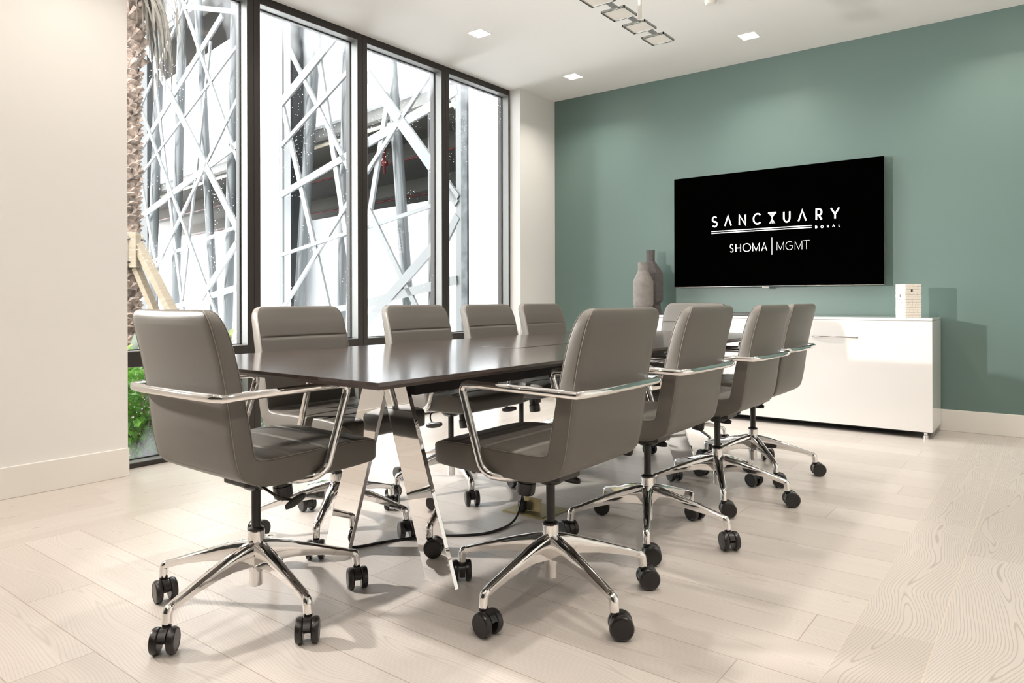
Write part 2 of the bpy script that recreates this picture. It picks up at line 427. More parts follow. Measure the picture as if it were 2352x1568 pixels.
# ------------------------------------------------------------------ downlights
def make_downlight():
    t = empty('recessed_downlight')
    m = MB(); a, b_ = 0.0615, 0.036; zt = 0.075
    o4 = [(-a,-a),(a,-a),(a,a),(-a,a)]; i4 = [(-b_,-b_),(b_,-b_),(b_,b_),(-b_,b_)]
    vs = [(x,y,0.0) for x,y in o4] + [(x,y,zt) for x,y in i4] + [(x,y,0.0) for x,y in [(c*1.03,d*1.03) for c,d in o4]] + [(x,y,zt+0.003) for x,y in [(c*1.06,d*1.06) for c,d in i4]]
    fs = [(i,(i+1)%4,4+(i+1)%4,4+i) for i in range(4)]
    m.add(vs, fs); m.build('reflector', M['lamp_white'], t)
    m = MB()
    for (x0,x1,y0,y1) in ((-0.069,0.069,-0.069,-0.0612),(-0.069,0.069,0.0612,0.069),(-0.069,-0.0612,-0.0612,0.0612),(0.0612,0.069,-0.0612,0.0612)):
        m.box(x0,x1,y0,y1,-0.002,0.0)
    m.build('trim_ring', M['lamp_white'], t)
    m = MB(); m.box(-b_, b_, -b_, b_, zt, zt+0.004); m.build('lens', M['lens'], t)
    return t
def copy_tree(o, parent=None):
    c = o.copy(); col.objects.link(c)
    if parent: c.parent = parent
    for ch in list(o.children): copy_tree(ch, c)
    return c
dl = make_downlight(); first = True
lamp_labels = {(0,0): 'square recessed ceiling downlight nearest the corner pier and green wall',
               (0,1): 'square recessed ceiling downlight above the third window, with a half lit reflector',
               (1,0): 'square recessed ceiling downlight to the right of the chrome pendant'}
for ci, cx in enumerate(LAMP_COLS):
    for ri, cy in enumerate(LAMP_ROWS):
        d = area_light('downlight_lamp', (cx, cy, CEIL+0.055), (0, 0, 0), 0.075, 0.075, LAMP_W, (1.0, 0.915, 0.825))
        if (ci, ri) in lamp_labels or True:
            o = dl if first else copy_tree(dl); first = False
            o.location = (cx, cy, CEIL)
            lb = lamp_labels.get((ci, ri), 'assumed square recessed ceiling downlight out of sight above the camera side of the room')
            tag(o, lb, 'ceiling light', 'square downlights in the ceiling')

m = MB(); m.lathe([(0.0, CEIL-0.026),(0.030,CEIL-0.026),(0.036,CEIL-0.018),(0.040,CEIL-0.006),(0.040,CEIL)], -1.858, 4.645, 28)
tag(m.build('smoke_detector', M['trim'], smooth=True, auto=40), 'small round white smoke detector on the ceiling', 'smoke detector')

def assumed_wall_lamp():  # unseen fixture, added to carry the assumed light from the left
    t = empty('assumed_wall_lamp', (-4.053, .30, 1.52)); tag(t, 'assumed square wall lamp on the left wall, beyond the left edge of the view', 'wall lamp')
    m = MB(); m.box(0, .03, -.07, .07, -.07, .07); m.build('back_plate', M['trim'], t, bevel=.003)
    m = MB(); m.tube([(.03, 0, 0), (.10, 0, 0), (.165, .03, 0)], .012, 10); m.build('arm', M['trim'], t, smooth=True)
    mt = Matrix.Translation((.195, -.015, 0)) @ Matrix.Rotation(math.atan2(.8, .6), 4, 'Z')
    m = MB()
    m.box(-.03, -.02, -.13, .13, -.13, .13, mt)
    m.build('shade', M['lamp_white'], t)
assumed_wall_lamp()

# ------------------------------------------------------------------ pendant of chrome squares
def pendant():
    t = empty('pendant_light', (-1.92, 3.60, 2.544))
    tag(t, 'chrome pendant of linked open squares hung over the table', 'pendant light')
    xa, xb = -1.994+1.92, -1.848+1.92; L = 0.148; pitch = 0.2425; h_ = 0.012; w_ = 0.006
    y_last = 3.894-3.60
    for k in range(5):
        y0 = y_last - k*pitch; y1 = y0+L
        m = MB()
        m.box(xa, xa+w_, y0, y1, 0, h_); m.box(xb-w_, xb, y0, y1, 0, h_)
        m.box(xa, xb, y0, y0+w_, 0, h_); m.box(xa, xb, y1-w_, y1, 0, h_)
        m.build('square_frame', M['gun'], t)
        m = MB(); m.box(xa+w_, xb-w_, y0+w_, y1-w_, .004, .008); m.build('diffuser', M['trim'], t)
        m = MB(); m.box(0.008, 0.038, y1, y1+(pitch-L if k else 0.018), 0.003, 0.010)
        m.build('link_bar', M['lit_reveal_and_link'], t)
    m = MB(); m.box(0.045, 0.061, 0.020, 0.036, 0.012, CEIL-2.544); m.build('stem', M['trim'], t)
    m = MB(); m.box(0.003, 0.103, -0.03, 0.085, CEIL-2.544-0.02, CEIL-2.544); m.build('canopy', M['trim'], t)
pendant()

# ------------------------------------------------------------------ office chair
def cr(p0, p1, p2, p3, t):
    return 0.5*((2*p1)+(-p0+p2)*t+(2*p0-5*p1+4*p2-p3)*t*t+(-p0+3*p1-3*p2+p3)*t**3)
def spline(vals, t):
    n = len(vals)-1; i = min(int(t), n-1); f = t-i
    g = lambda k: vals[max(0, min(n, k))]
    return tuple(cr(a, b, c, d, f) for a, b, c, d in zip(g(i-1), g(i), g(i+1), g(i+2)))
# inner u, inner z, outer u, outer z, half width
PROF = [(.321,.468,.321,.454,.178),(.318,.482,.317,.444,.200),(.306,.496,.304,.437,.215),(.280,.507,.278,.433,.224),(.20,.514,.20,.430,.228),(.10,.513,.10,.428,.228),
        (0,.511,0,.428,.228),(-.08,.510,-.075,.428,.228),(-.122,.512,-.140,.440,.228),(-.142,.520,-.187,.468,.228),
        (-.150,.545,-.204,.510,.228),(-.160,.60,-.217,.58,.228),(-.178,.69,-.232,.69,.227),(-.197,.78,-.250,.79,.226),(-.215,.85,-.266,.855,.224),(-.230,.890,-.276,.893,.221),
        (-.240,.913,-.281,.915,.213),(-.247,.927,-.280,.929,.200),(-.254,.935,-.275,.936,.180)]
MITRE = 9
GROOVE_U = (.205, .09, -.03); GROOVE_Z = (.805, .69, .575)
def shell(t0, t1, name, parent):
    n = int((t1-t0)*12)
    ts = [t0+(t1-t0)*i/n for i in range(n+1)]
    extra = []
    fine = [t0+(t1-t0)*i/1200 for i in range(1201)]
    gts = []
    for gu, idx, lo, hi in [(g, 0, 0, MITRE-1) for g in GROOVE_U] + [(g, 1, MITRE+0.3, len(PROF)-1) for g in GROOVE_Z]:
        for a, b_ in zip(fine, fine[1:]):
            if a < lo or b_ > hi: continue
            va, vb = spline(PROF, a)[idx], spline(PROF, b_)[idx]
            if (va-gu)*(vb-gu) <= 0:
                gts.append(a)
                du = abs(vb-va)/(b_-a)+1e-6
                for q in (-.012, -.008, -.005, -.0025, 0, .0025, .005, .008, .012): extra.append(a+q/du)
                break
    ts = sorted(set(round(t, 5) for t in ts+extra if t0 <= t <= t1))
    rings = []; NX = 17
    for t in ts:
        iu, iz, ou, oz, w = spline(PROF, t)
        I = Vector((0, iu, iz)); O = Vector((0, ou, oz)); D = (I-O); T = D.length; D.normalize()
        g = 0
        for gt in gts:
            d = (Vector(spline(PROF, gt)[:2])-Vector((iu, iz))).length
            g = max(g, math.exp(-(d/0.0055)**2))
        back = t > MITRE
        endf = min(1, (t-0)/3.0)*min(1, (len(PROF)-1-t)/3.0)
        r = min(0.0085, w*0.3, T*0.45)
        ring = []
        for k in range(NX):
            x = -(w-r)+2*(w-r)*k/(NX-1); q = x/w
            puff = (0.007*(1-q**4)*endf) - 0.0062*g*(1-abs(q)**14)
            # concave sit across the width
            if back: puff -= 0.010*(1-q*q)*endf
            else: puff -= 0.004*(1-q*q)*endf
            ring.append(I + D*puff + Vector((x, 0, 0)))
        for a in (30, 60, 90): ring.append(I - D*(r*(1-math.cos(R(a)))) + Vector((w-r+r*math.sin(R(a)), 0, 0)))
        for a in (90, 60, 30): ring.append(O + D*(r*(1-math.cos(R(a)))) + Vector((w-r+r*math.sin(R(a)), 0, 0)))
        for k in range(NX):
            x = (w-r)-2*(w-r)*k/(NX-1); q = x/w
            bul = (0.011 if t > MITRE else 0.002)*(1-q*q)*endf
            if t > MITRE: bul *= min(1, (t-MITRE)/2)
            ring.append(O - D*bul + Vector((x, 0, 0)))
        for a in (30, 60, 90): ring.append(O + D*(r*(1-math.cos(R(a)))) + Vector((-(w-r+r*math.sin(R(a))), 0, 0)))
        for a in (90, 60, 30): ring.append(I - D*(r*(1-math.cos(R(a)))) + Vector((-(w-r+r*math.sin(R(a))), 0, 0)))
        rings.append(ring)
    m = MB(); m.rings(rings)
    return m.build(name, M['leather'], parent, smooth=True, auto=50)

def edge_stitch(parent):
    for sgn in (-1, 1):
        m = MB(); pts = []
        for side in (0, 1):
            for i in (range(2, 103) if side == 0 else range(102, 52, -1)):
                t = (len(PROF)-1)*i/104
                iu, iz, ou, oz, w = spline(PROF, t)
                I = Vector((0, iu, iz)); O = Vector((0, ou, oz)); D = (I-O).normalized()
                r = 0.013
                p = (I - D*0.0018) if side == 0 else (O + D*0.0018)
                if side == 1 and t < MITRE: continue
                pts.append(p + Vector((sgn*(w-0.0018), 0, 0)))
        m.tube(pts, 0.0012, 6); m.build('piping', M['stitch'], parent, smooth=True)

def make_chair():
    t = empty('office_chair')
    shell(0, MITRE, 'seat', t)
    shell(MITRE, len(PROF)-1, 'backrest', t)
    edge_stitch(t)
    # chrome arm loop: one tube from under the seat, forward, up, back and round behind the backrest
    def armpath(s):
        return [(s*0.10, 0.00, .415), (s*0.205, 0.015, .424), (s*.244, 0.050, .434), (s*.246, 0.084, .455), (s*.246, .168, .702), (s*.246, -.262, .702)]
    Lp = fillet(armpath(-1), {1: .03, 2: .03, 3: .035, 4: .038}, 7)
    Rp = fillet(armpath(1), {1: .03, 2: .03, 3: .035, 4: .038}, 7)
    backc = []
    for k in range(21):
        a = -1+2*k/20
        x = .254*math.copysign(abs(a)**0.9, a) if False else .254*a
        y = -.262-.016*(1-abs(a)**4)
        backc.append(Vector((x, y, .700)))
    path = Lp[:-1] + backc + Rp[::-1][1:]
    m = MB(); m.tube(path, 0.0122, 14); m.build('armrest_loop', M['chrome'], t, smooth=True)
    for s in (-1, 1):
        m = MB(); rr = []
        for k in range(13):
            a = k/12; y = -.205+.255*a
            hwid = 0.0150*math.sin(PI*min(1, max(0.02, a*0.98+0.01)))**0.6
            rr.append([Vector((s*.246+dx*hwid, y, .7070+dz)) for dx, dz in ((-1, -.004), (1, -.004), (1, .002), (.6, .0045), (-.6, .0045), (-1, .002))])
        m.rings(rr); m.build('arm_pad', M['chrome'], t, smooth=True, auto=50)
        m = MB(); m.box(s*.055-.0, s*.055+s*.06, -.028, .032, .408, .421) if s > 0 else m.box(-.115, -.055, -.028, .032, .408, .421)
        m.build('arm_bracket', M['chrome'], t)
    # mechanism
    m = MB(); m.box(-.062, .062, -.075, .125, .392, .4285)
    m.lathe([(.030, .368), (.045, .380), (.052, .394)], 0, 0, 20)
    m.box(-.018, .018, .09, .13, .372, .40)
    m.box(-.115, -.055, -.06, -.045, .405, .420); m.box(.055, .115, -.06, -.045, .405, .420)
    mech = m.build('tilt_mechanism', M['blackp'], t, bevel=0.006)
    # tension knob, leaning forward
    mt = Matrix.Translation((0, .092, .383)) @ Matrix.Rotation(R(8), 4, 'X') @ Matrix.Scale(1.12, 4)
    prof = [(.018, .012), (.024, .008), (.0245, -.020), (.0275, -.022), (.0275, -.052), (.0255, -.057), (.0, -.058)]
    rs = []
    for k, (r, z) in enumerate(prof):
        n = 40
        rs.append([mt @ Vector(((r*(1+(0.02 if (j % 2 and 3 <= k <= 4) else 0)))*math.cos(2*PI*j/n), r*math.sin(2*PI*j/n), z)) for j in range(n)])
    m = MB(); m.rings(rs); m.build('tension_knob', M['blackp'], mech, smooth=True, auto=40)
    # height lever: thin rod and paddle at the right hand side
    m = MB(); m.tube(fillet([(.05, -.035, .398), (.11, -.040, .395), (.14, -.01, .362), (.150, .03, .352)], .03, 5), .0042, 8)
    rod = m.build('height_lever', M['blackp'], t, smooth=True)
    m = MB(); rs = []
    mt = Matrix.Translation((.158, .034, .348)) @ Matrix.Rotation(R(14), 4, 'Z') @ Matrix.Rotation(R(10), 4, 'X')
    for k in range(11):
        a = k/10; x = -.044+.088*a; w_ = .0150*math.sin(PI*(0.08+0.84*a))**0.5
        rs.append([mt @ Vector((.0038*math.sin(2*PI*j/12), x, w_*math.cos(2*PI*j/12))) for j in range(12)])
    m.rings(rs); m.build('paddle', M['blackp'], rod, smooth=True)
    # gas lift
    m = MB(); m.lathe([(.0142, .225), (.0142, .375)], 0, 0, 20)
    m.lathe([(.020, .2365), (.0245, .2395), (.0245, .2445), (.017, .2485)], 0, 0, 24)
    m.build('gas_lift', M['blacks'], t, smooth=True, auto=40)
    # star base
    base = empty('base'); base.parent = t
    m = MB(); m.lathe([(.0, .066), (.0180, .066), (.0205, .069), (.0205, .110), (.0225, .116), (.0200, .135), (.0225, .160), (.0255, .182), (.0262, .195), (.0262, .2375), (.0245, .2395)], 0, 0, 32)
    m.build('hub', M['chrome'], base, smooth=True, auto=35)
    leg_mesh = None
    for k in range(5):
        m = MB(); rs = []
        stations = [(.012, .208, .078, .024), (.035, .206, .076, .0225), (.06, .201, .068, .0205), (.10, .191, .053, .0190), (.16, .173, .039, .0170), (.23, .151, .028, .0150), (.285, .133, .0235, .0140), (.305, .126, .023, .0136)]
        for r, zt, hh, w_ in stations:
            rs.append([Vector((r, y*w_, zt-dz*hh)) for y, dz in ((-.35, 0), (.35, 0), (.8, .07), (1, .22), (.92, .55), (.80, .94), (.55, 1.0), (-.55, 1.0), (-.80, .94), (-.92, .55), (-1, .22), (-.8, .07))])
        m.rings(rs)
        pth = fillet([(.290, 0, .1185), (.3165, 0, .112), (.3195, 0, .074)], .018, 6)
        m.tube(pth, lambda i: .0140 if i > 2 else .0125, 16)
        lg = m.build('leg', M['chrome'], base, smooth=True, auto=40)
        lg.rotation_euler = (0, 0, k*2*PI/5)
    # casters
    for k in range(5):
        a = k*2*PI/5
        m = MB(); m.lathe([(.0075, .080), (.0125, .078), (.0125, .066), (.009, .062)], 0, 0, 16)
        m.prism([(-.0095, -.020), (.0095, -.020), (.0095, .018), (-.0095, .018)], .030, .0605, Matrix.Translation((0, .012, 0)))
        # rounded shroud over the wheels
        sh = []
        for q in range(9):
            an = R(20+q*20)
            sh.append((math.cos(an)*.034, .0355+math.sin(an)*.0335))
        prof = [(x, z) for x, z in sh] + [(-.027, .020), (-.012, .031), (.012, .031)]
        m.add([(-.0102, .018+x, z) for x, z in prof] + [(.0102, .018+x, z) for x, z in prof],
              [tuple(range(len(prof)-1, -1, -1)), tuple(range(len(prof), 2*len(prof)))] + [(i, (i+1) % len(prof), len(prof)+(i+1) % len(prof), len(prof)+i) for i in range(len(prof))])
        c = m.build('caster', M['blackp'], t, smooth=True, auto=35)
        c.location = (.3195*math.cos(a), .3195*math.sin(a), 0)
        for s in (-1, 1):
            m = MB()
            mt = Matrix.Translation((s*.0212, .018, .0356)) @ Matrix.Rotation(R(90*s), 4, 'Y') @ Matrix.Scale(1.14, 4)
            m.lathe([(.0, -.0085), (.027, -.0085), (.0305, -.006), (.0312, -.002), (.0312, .004), (.0290, .0085), (.0260, .0100), (.0250, .0092), (.0, .0098)], 0, 0, 28, mat=mt)
            m.build('wheel', M['blackp'], c, smooth=True, auto=30)
    return t

def pose_chair(t, x, y, rz, a0, axes):
    """rz: heading, a0: world angle of the first star leg, axes: world angles of the wheel axles"""
    t.location = (x, y, 0); t.rotation_euler = (0, 0, R(rz))
    ci = 0
    for ch in t.children:
        if ch.name.split('.')[0] == 'base': ch.rotation_euler = (0, 0, R(a0-rz))
        if ch.name.split('.')[0] == 'caster':
            a = R(a0-rz+72*ci)
            ch.location = (.3195*math.cos(a), .3195*math.sin(a), 0)
            ch.rotation_euler = (0, 0, R(axes[ci]-rz)); ci += 1

CHAIRS = [
 (-2.001, 1.277, 0, -151, (258, 225, 228, 238, 60), 'taupe leather swivel chair at the near end of the table, its back to the camera', 'chair at each end of the table'),
 (-1.295, 1.887, 90, -165, (45, 262, 305, 310, 100), 'taupe leather swivel chair nearest the camera on the right side of the table', 'chairs along the right side of the table'),
 (-1.322, 2.625, 90, -136, (70, 300, 225, 250, 120), 'second taupe swivel chair from the front, right side of the table', 'chairs along the right side of the table'),
 (-1.306, 3.336, 90, -64, (300, 300, 250, 60, 45), 'third taupe swivel chair from the front, right side of the table', 'chairs along the right side of the table'),
 (-1.341, 3.949, 90, -51, (290, 300, 30, 60, 80), 'farthest taupe swivel chair on the right side of the table, near the white cabinet', 'chairs along the right side of the table'),
 (-2.395, 1.905, -90, -52, (225, 240, 40, 80, 10), 'taupe swivel chair nearest the camera on the window side of the table', 'chairs along the window side of the table'),
 (-2.455, 2.68, -90, -30, (230, 250, 20, 80, 120), 'second taupe swivel chair from the front, on the window side of the table', 'chairs along the window side of the table'),
 (-2.47, 3.30, -90, -60, (220, 250, 70, 60, 130), 'third taupe swivel chair from the front, on the window side of the table', 'chairs along the window side of the table'),
 (-2.50, 3.90, -90, -46, (260, 210, 30, 160, 20), 'farthest taupe swivel chair on the window side, by the corner pier', 'chairs along the window side of the table'),
 (-1.965, 4.33, 176, -100, (250, 220, 30, 100, 60), 'taupe swivel chair at the far end of the table, facing the camera', 'chair at each end of the table'),
]
proto = make_chair()
for i, (x, y, rz, a0, ax, lb, gr) in enumerate(CHAIRS):
    c = proto if i == 0 else copy_tree(proto)
    pose_chair(c, x, y, rz, a0, ax)
    tag(c, lb, 'chair', gr)

# ------------------------------------------------------------------ conference table
def table():
    t = empty('conference_table', (-1.92, 2.76, 0))
    tag(t, 'long dark espresso conference table on mirror polished splayed legs', 'table')
    ox, oy = 1.92, -2.76
    X0, X1, Y0, Y1 = -2.503+ox, -1.337+ox, 1.193+oy, 4.33+oy
    zt = .7557
    m = MB()
    def loop(d, z): return [(X0+d, Y0+d, z), (X1-d, Y0+d, z), (X1-d, Y1-d, z), (X0+d, Y1-d, z)]
    m.rings([loop(.001, zt-.001), loop(0, zt-.002), loop(0, zt-.011)], cap=False)
    m.add(loop(.001, zt-.001), [(0, 1, 2, 3)])
    # top face
    tb = m.build('table_top', M['table'], t)
    m = MB(); m.rings([loop(0, zt-.011), loop(.014, zt-.022)], cap=False); m.add(loop(.014, zt-.022), [(3, 2, 1, 0)])
    m.build('bevelled_edge', M['table_edge'], t)
    m = MB(); m.box(-.14, .14, 1.761+oy, 3.749+oy, .628, .733); m.build('beam', M['under'], t)
    m = MB(); m.box(-.10, .10, -0.35, 0.15, zt-.0008, zt+.0003)
    m.build('power_lid', M['table'], t)
    for yy in (1.75, 3.76):
        for s in (-1, 1):
            m = MB(); th = .009
            y = yy+oy
            poly = [(s*.005, .7335), (s*.005, .60), (s*.207, 0), (s*.343, 0), (s*.105, .66), (s*.105, .7335)]
            poly = [(s*.0, .7335), (s*.0, .62), (s*.207, 0), (s*.343, 0), (s*.085, .7335)]
            n = len(poly)
            m.add([(x, y-th, z) for x, z in poly] + [(x, y+th, z) for x, z in poly],
                  [tuple(range(n)), tuple(range(2*n-1, n-1, -1))] + [(i, (i+1) % n, n+(i+1) % n, n+i) for i in range(n)])
            m.build('leg', M['mirror'], t, bevel=0.0015)
table()

# ------------------------------------------------------------------ floor box and cable
def floor_box():
    t = empty('floor_outlet', (-1.885, 2.625, 0))
    tag(t, 'brass floor outlet with its lid flipped up under the table', 'floor outlet')
    m = MB(); m.rings([[(-.115,-.10,0),(.115,-.10,0),(.115,.10,0),(-.115,.10,0)],[(-.112,-.097,.006),(.112,-.097,.006),(.112,.097,.006),(-.112,.097,.006)]])
    m.build('cover_plate', M['brass'], t)
    m = MB(); m.box(.005, .105, -.095, -.045, .006, .010); m.build('hinge_frame', M['brass'], t)
    m = MB(); mt = Matrix.Translation((.0, -.035, .008)) @ Matrix.Rotation(R(-14), 4, 'X')
    m.box(-.045, .05, -.0015, .0015, 0, .058, mt); m.build('lid', M['brass'], t, bevel=.001)
    m = MB(); m.box(-.045, -.015, -.075, -.042, .007, .052); m.build('plug', M['blackp'], t, bevel=.004)
floor_box()
pts = [(-1.915, 2.57, .052), (-1.915, 2.565, .075), (-1.895, 2.53, .065), (-1.865, 2.46, .02), (-1.845, 2.38, .0055), (-1.842, 2.30, .005), (-1.862, 2.22, .005), (-1.925, 2.145, .005),
       (-2.0, 2.085, .005), (-2.05, 2.015, .005), (-2.092, 1.945, .005), (-2.120, 1.885, .005), (-2.135, 1.84, .005), (-2.16, 1.80, .005), (-2.20, 1.785, .005)]
sm = []
for i in range(len(pts)-1):
    for k in range(6):
        g = lambda j: pts[max(0, min(len(pts)-1, j))]
        sm.append(tuple(cr(a, b, c, d, k/6) for a, b, c, d in zip(g(i-1), g(i), g(i+1), g(i+2))))
sm.append(pts[-1])
m = MB(); m.tube(sm, .005, 10)
tag(m.build('power_cable', M['cable'], smooth=True), 'black power cable running from the brass floor outlet to the table leg', 'cable')

# ------------------------------------------------------------------ white cabinet
def cabinet():
    X0, X1, Y0, Y1, Z0, Z1 = -3.15, -.667, 5.565, 6.012, .047, .829
    t = empty('credenza', ((X0+X1)/2, (Y0+Y1)/2, 0))
    tag(t, 'long white gloss credenza against the green wall below the television', 'cabinet')
    ox, oy = -(X0+X1)/2, -(Y0+Y1)/2
    m = MB(); m.box(X0+ox, X1+ox, Y0+.022+oy, Y1+oy, Z0, Z1-.02); m.build('body', M['gloss'], t, bevel=.001)
    m = MB(); m.box(X0+ox, X1+ox, Y0+oy, Y1+oy, Z1-.018, Z1); m.build('worktop', M['gloss'], t, bevel=.0015)
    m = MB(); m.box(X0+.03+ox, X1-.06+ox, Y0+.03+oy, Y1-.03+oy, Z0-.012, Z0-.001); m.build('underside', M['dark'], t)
    xm = (X0+X1)/2
    for a, b_ in ((X0, xm-.0015), (xm+.0015, X1)):
        m = MB(); m.box(a+ox, b_+ox, Y0+oy, Y0+.020+oy, Z0, Z1-.0205); d = m.build('door', M['gloss'], t, bevel=.0012)
        c = (a+b_)/2+ox
        pth = [(c-.155, Y0+oy-.001, .683), (c-.14, Y0+oy-.014, .684), (c-.07, Y0+oy-.022, .686), (c, Y0+oy-.025, .687), (c+.07, Y0+oy-.022, .686), (c+.14, Y0+oy-.014, .684), (c+.155, Y0+oy-.001, .683)]
        m = MB(); m.tube(pth, .0045, 8); m.build('handle', M['tvedge'], d, smooth=True)
    for x in (X0+.05, X1-.045):
        for y in (Y0+.04, Y1-.05):
            m = MB(); m.lathe([(.016, 0), (.016, .02), (.012, .022), (.012, Z0-.01)], x+ox, y+oy, 16)
            m.build('foot', M['chrome'], t, smooth=True, auto=40)
cabinet()

# ------------------------------------------------------------------ television with the lit lettering
ST = {
 'S': [[('a', .5, .745, .40, .255, 35, 270), ('a', .5, .255, .42, .255, 90, -145)]],
 'A0': [[('l', .04, 0), ('l', .5, 1), ('l', .96, 0)]],
 'A': [[('l', .04, 0), ('l', .5, 1), ('l', .96, 0)], [('l', .2, .33), ('l', .8, .33)]],
 'N': [[('l', .06, 0), ('l', .06, 1), ('l', .94, 0), ('l', .94, 1)]],
 'C': [[('a', .52, .5, .50, .5, 45, 315)]],
 'U': [[('l', .06, 1), ('l', .06, .45), ('a', .5, .42, .44, .42, 180, 360), ('l', .94, 1)]],
 'R': [[('l', .08, 0), ('l', .08, 1), ('l', .5, 1), ('a', .5, .72, .42, .28, 90, -90), ('l', .08, .44)], [('l', .48, .44), ('l', .92, 0)]],
 'Y': [[('l', .04, 1), ('l', .5, .42)], [('l', .96, 1), ('l', .5, .42)], [('l', .5, .46), ('l', .5, 0)]],
 'D': [[('l', .08, 0), ('l', .08, 1), ('l', .4, 1), ('a', .4, .5, .52, .5, 90, -90), ('l', .08, 0)]],
 'O': [[('a', .5, .5, .5, .5, 0, 360)]],
 'L': [[('l', .08, 1), ('l', .08, 0), ('l', .95, 0)]],
 'H': [[('l', .04, 0), ('l', .04, 1)], [('l', .96, 0), ('l', .96, 1)], [('l', .04, .5), ('l', .96, .5)]],
 'M': [[('l', .03, 0), ('l', .03, 1), ('l', .5, .05), ('l', .97, 1), ('l', .97, 0)]],
 'G': [[('a', .5, .5, .5, .5, 45, 355), ('l', .5, .5)]],
 'T': [[('l', .0, 1), ('l', 1, 1)], [('l', .5, 1), ('l', .5, 0)]],
}
def strokes(ch):
    out = []
    for st in ST[ch]:
        p = []
        for s in st:
            if s[0] == 'l': p.append((s[1], s[2]))
            else:
                _, cx, cy, rx, ry, a0, a1 = s; n = 18
                for k in range(n+1):
                    a = R(a0+(a1-a0)*k/n); p.append((cx+rx*math.cos(a), cy+ry*math.sin(a)))
        q = [p[0]]
        for a in p[1:]:
            if abs(a[0]-q[-1][0])+abs(a[1]-q[-1][1]) > 1e-3: q.append(a)
        out.append(q)
    return out
def ribbon(m, pts, w, y, dy=.0006):
    P = [Vector((a, b_)) for a, b_ in pts]; L_, R_ = [], []
    for i, p in enumerate(P):
        d0 = (P[i]-P[i-1]).normalized() if i else None
        d1 = (P[i+1]-P[i]).normalized() if i < len(P)-1 else None
        if d0 is None: d0 = d1
        if d1 is None: d1 = d0
        n0 = Vector((-d0.y, d0.x)); n1 = Vector((-d1.y, d1.x)); n = (n0+n1)
        n = n0 if n.length < .2 else n.normalized()
        k = min(2.2, 1/max(.35, n.dot(n0)))
        L_.append(p+n*w/2*k); R_.append(p-n*w/2*k)
    n = len(P)
    vs = [(a.x, y, a.y) for a in L_]+[(a.x, y, a.y) for a in R_]+[(a.x, y+dy, a.y) for a in L_]+[(a.x, y+dy, a.y) for a in R_]
    fs = []
    for i in range(n-1):
        fs += [(i, i+1, n+i+1, n+i), (2*n+i, 3*n+i, 3*n+i+1, 2*n+i+1), (i, 2*n+i, 2*n+i+1, i+1), (n+i, n+i+1, 3*n+i+1, 3*n+i)]
    m.add(vs, fs)
def television():
    X0, X1, Z0, Z1, YT = -2.7245, -1.0238, 1.0675, 2.0426, 5.9435
    cx = (X0+X1)/2
    t = empty('television', (cx, YB, 0))
    tag(t, 'large wall mounted television showing white lettering on black', 'television')
    m = MB(); m.box(X0-cx, X1-cx, YT+.004-YB, YT+.045-YB, Z0, Z1); m.build('casing', M['tvedge'], t, bevel=.004)
    m = MB(); m.box(X0-cx+.003, X1-cx-.001, YT-YB, YT+.0045-YB, Z0+.006, Z1-.0015); sc = m.build('screen', M['screen'], t)
    m = MB(); m.box(-.35, .35, YT+.045-YB, -.001, 1.35, 1.75); m.build('wall_bracket', M['dark'], t)
    m = MB(); m.box(-1.935-cx+.0, -1.88-cx, YT-.002-YB, YT+.01-YB, Z0-.012, Z0); m.build('badge', M['chrome'], t, bevel=.002)
    Y_ = YT-YB-.0016
    m = MB()
    Zt, Zb = 1.682, 1.586
    for ch, a, b_ in (('S', -2.375, -2.315), ('A0', -2.263, -2.191), ('N', -2.138, -2.067), ('C', -2.016, -1.937), ('U', -1.770, -1.705), ('A0', -1.654, -1.579), ('R', -1.519, -1.460), ('Y', -1.408, -1.332)):
        w = .0120
        for st in strokes(ch):
            ribbon(m, [(a+w/2+(b_-a-w)*x-cx, Zb+w/2+(Zt-Zb-w)*z) for x, z in st], w, Y_)
    # the T: bar over a bundle of crossing strands
    ribbon(m, [(-1.888-cx, 1.674), (-1.822-cx, 1.674)], .014, Y_)
    for k in range(7):
        f = k/6-.5
        ribbon(m, [(-1.855-cx+f*.046, 1.668), (-1.855-cx-f*.007, 1.625), (-1.855-cx-f*.046, 1.586)], .0017, Y_)
    ribbon(m, [(-2.374-cx, 1.5505), (-1.545-cx, 1.5505)], .0065, Y_)
    ribbon(m, [(-2.374-cx, 1.5345), (-1.545-cx, 1.5345)], .0065, Y_)
    for ch, a, b_ in (('D', -1.519, -1.501), ('O', -1.477, -1.455), ('R', -1.431, -1.414), ('A0', -1.392, -1.371), ('L', -1.345, -1.332)):
        w = .0042
        for st in strokes(ch): ribbon(m, [(a+w/2+(b_-a-w)*x-cx, 1.524+w/2+(.0215-w)*z) for x, z in st], w, Y_)
    for ch, a, b_, w in (('S', -2.214, -2.178, .0062), ('H', -2.163, -2.114, .0058), ('O', -2.101, -2.030, .0058), ('M', -2.019, -1.957, .0055), ('A', -1.946, -1.894, .0055),
                         ('M', -1.819, -1.759, .0028), ('G', -1.747, -1.687, .0028), ('M', -1.676, -1.616, .0028), ('T', -1.609, -1.560, .0028)):
        for st in strokes(ch): ribbon(m, [(a+w/2+(b_-a-w)*x-cx, 1.362+w/2+(.072-w)*z) for x, z in st], w, Y_)
    ribbon(m, [(-1.8575-cx, 1.330), (-1.8575-cx, 1.470)], .0050, Y_)
    o = m.build('screen_lettering', M['letter'], sc)
    o['label'] = 'white lettering SANCTUARY DORAL and SHOMA MGMT with two rules'
television()

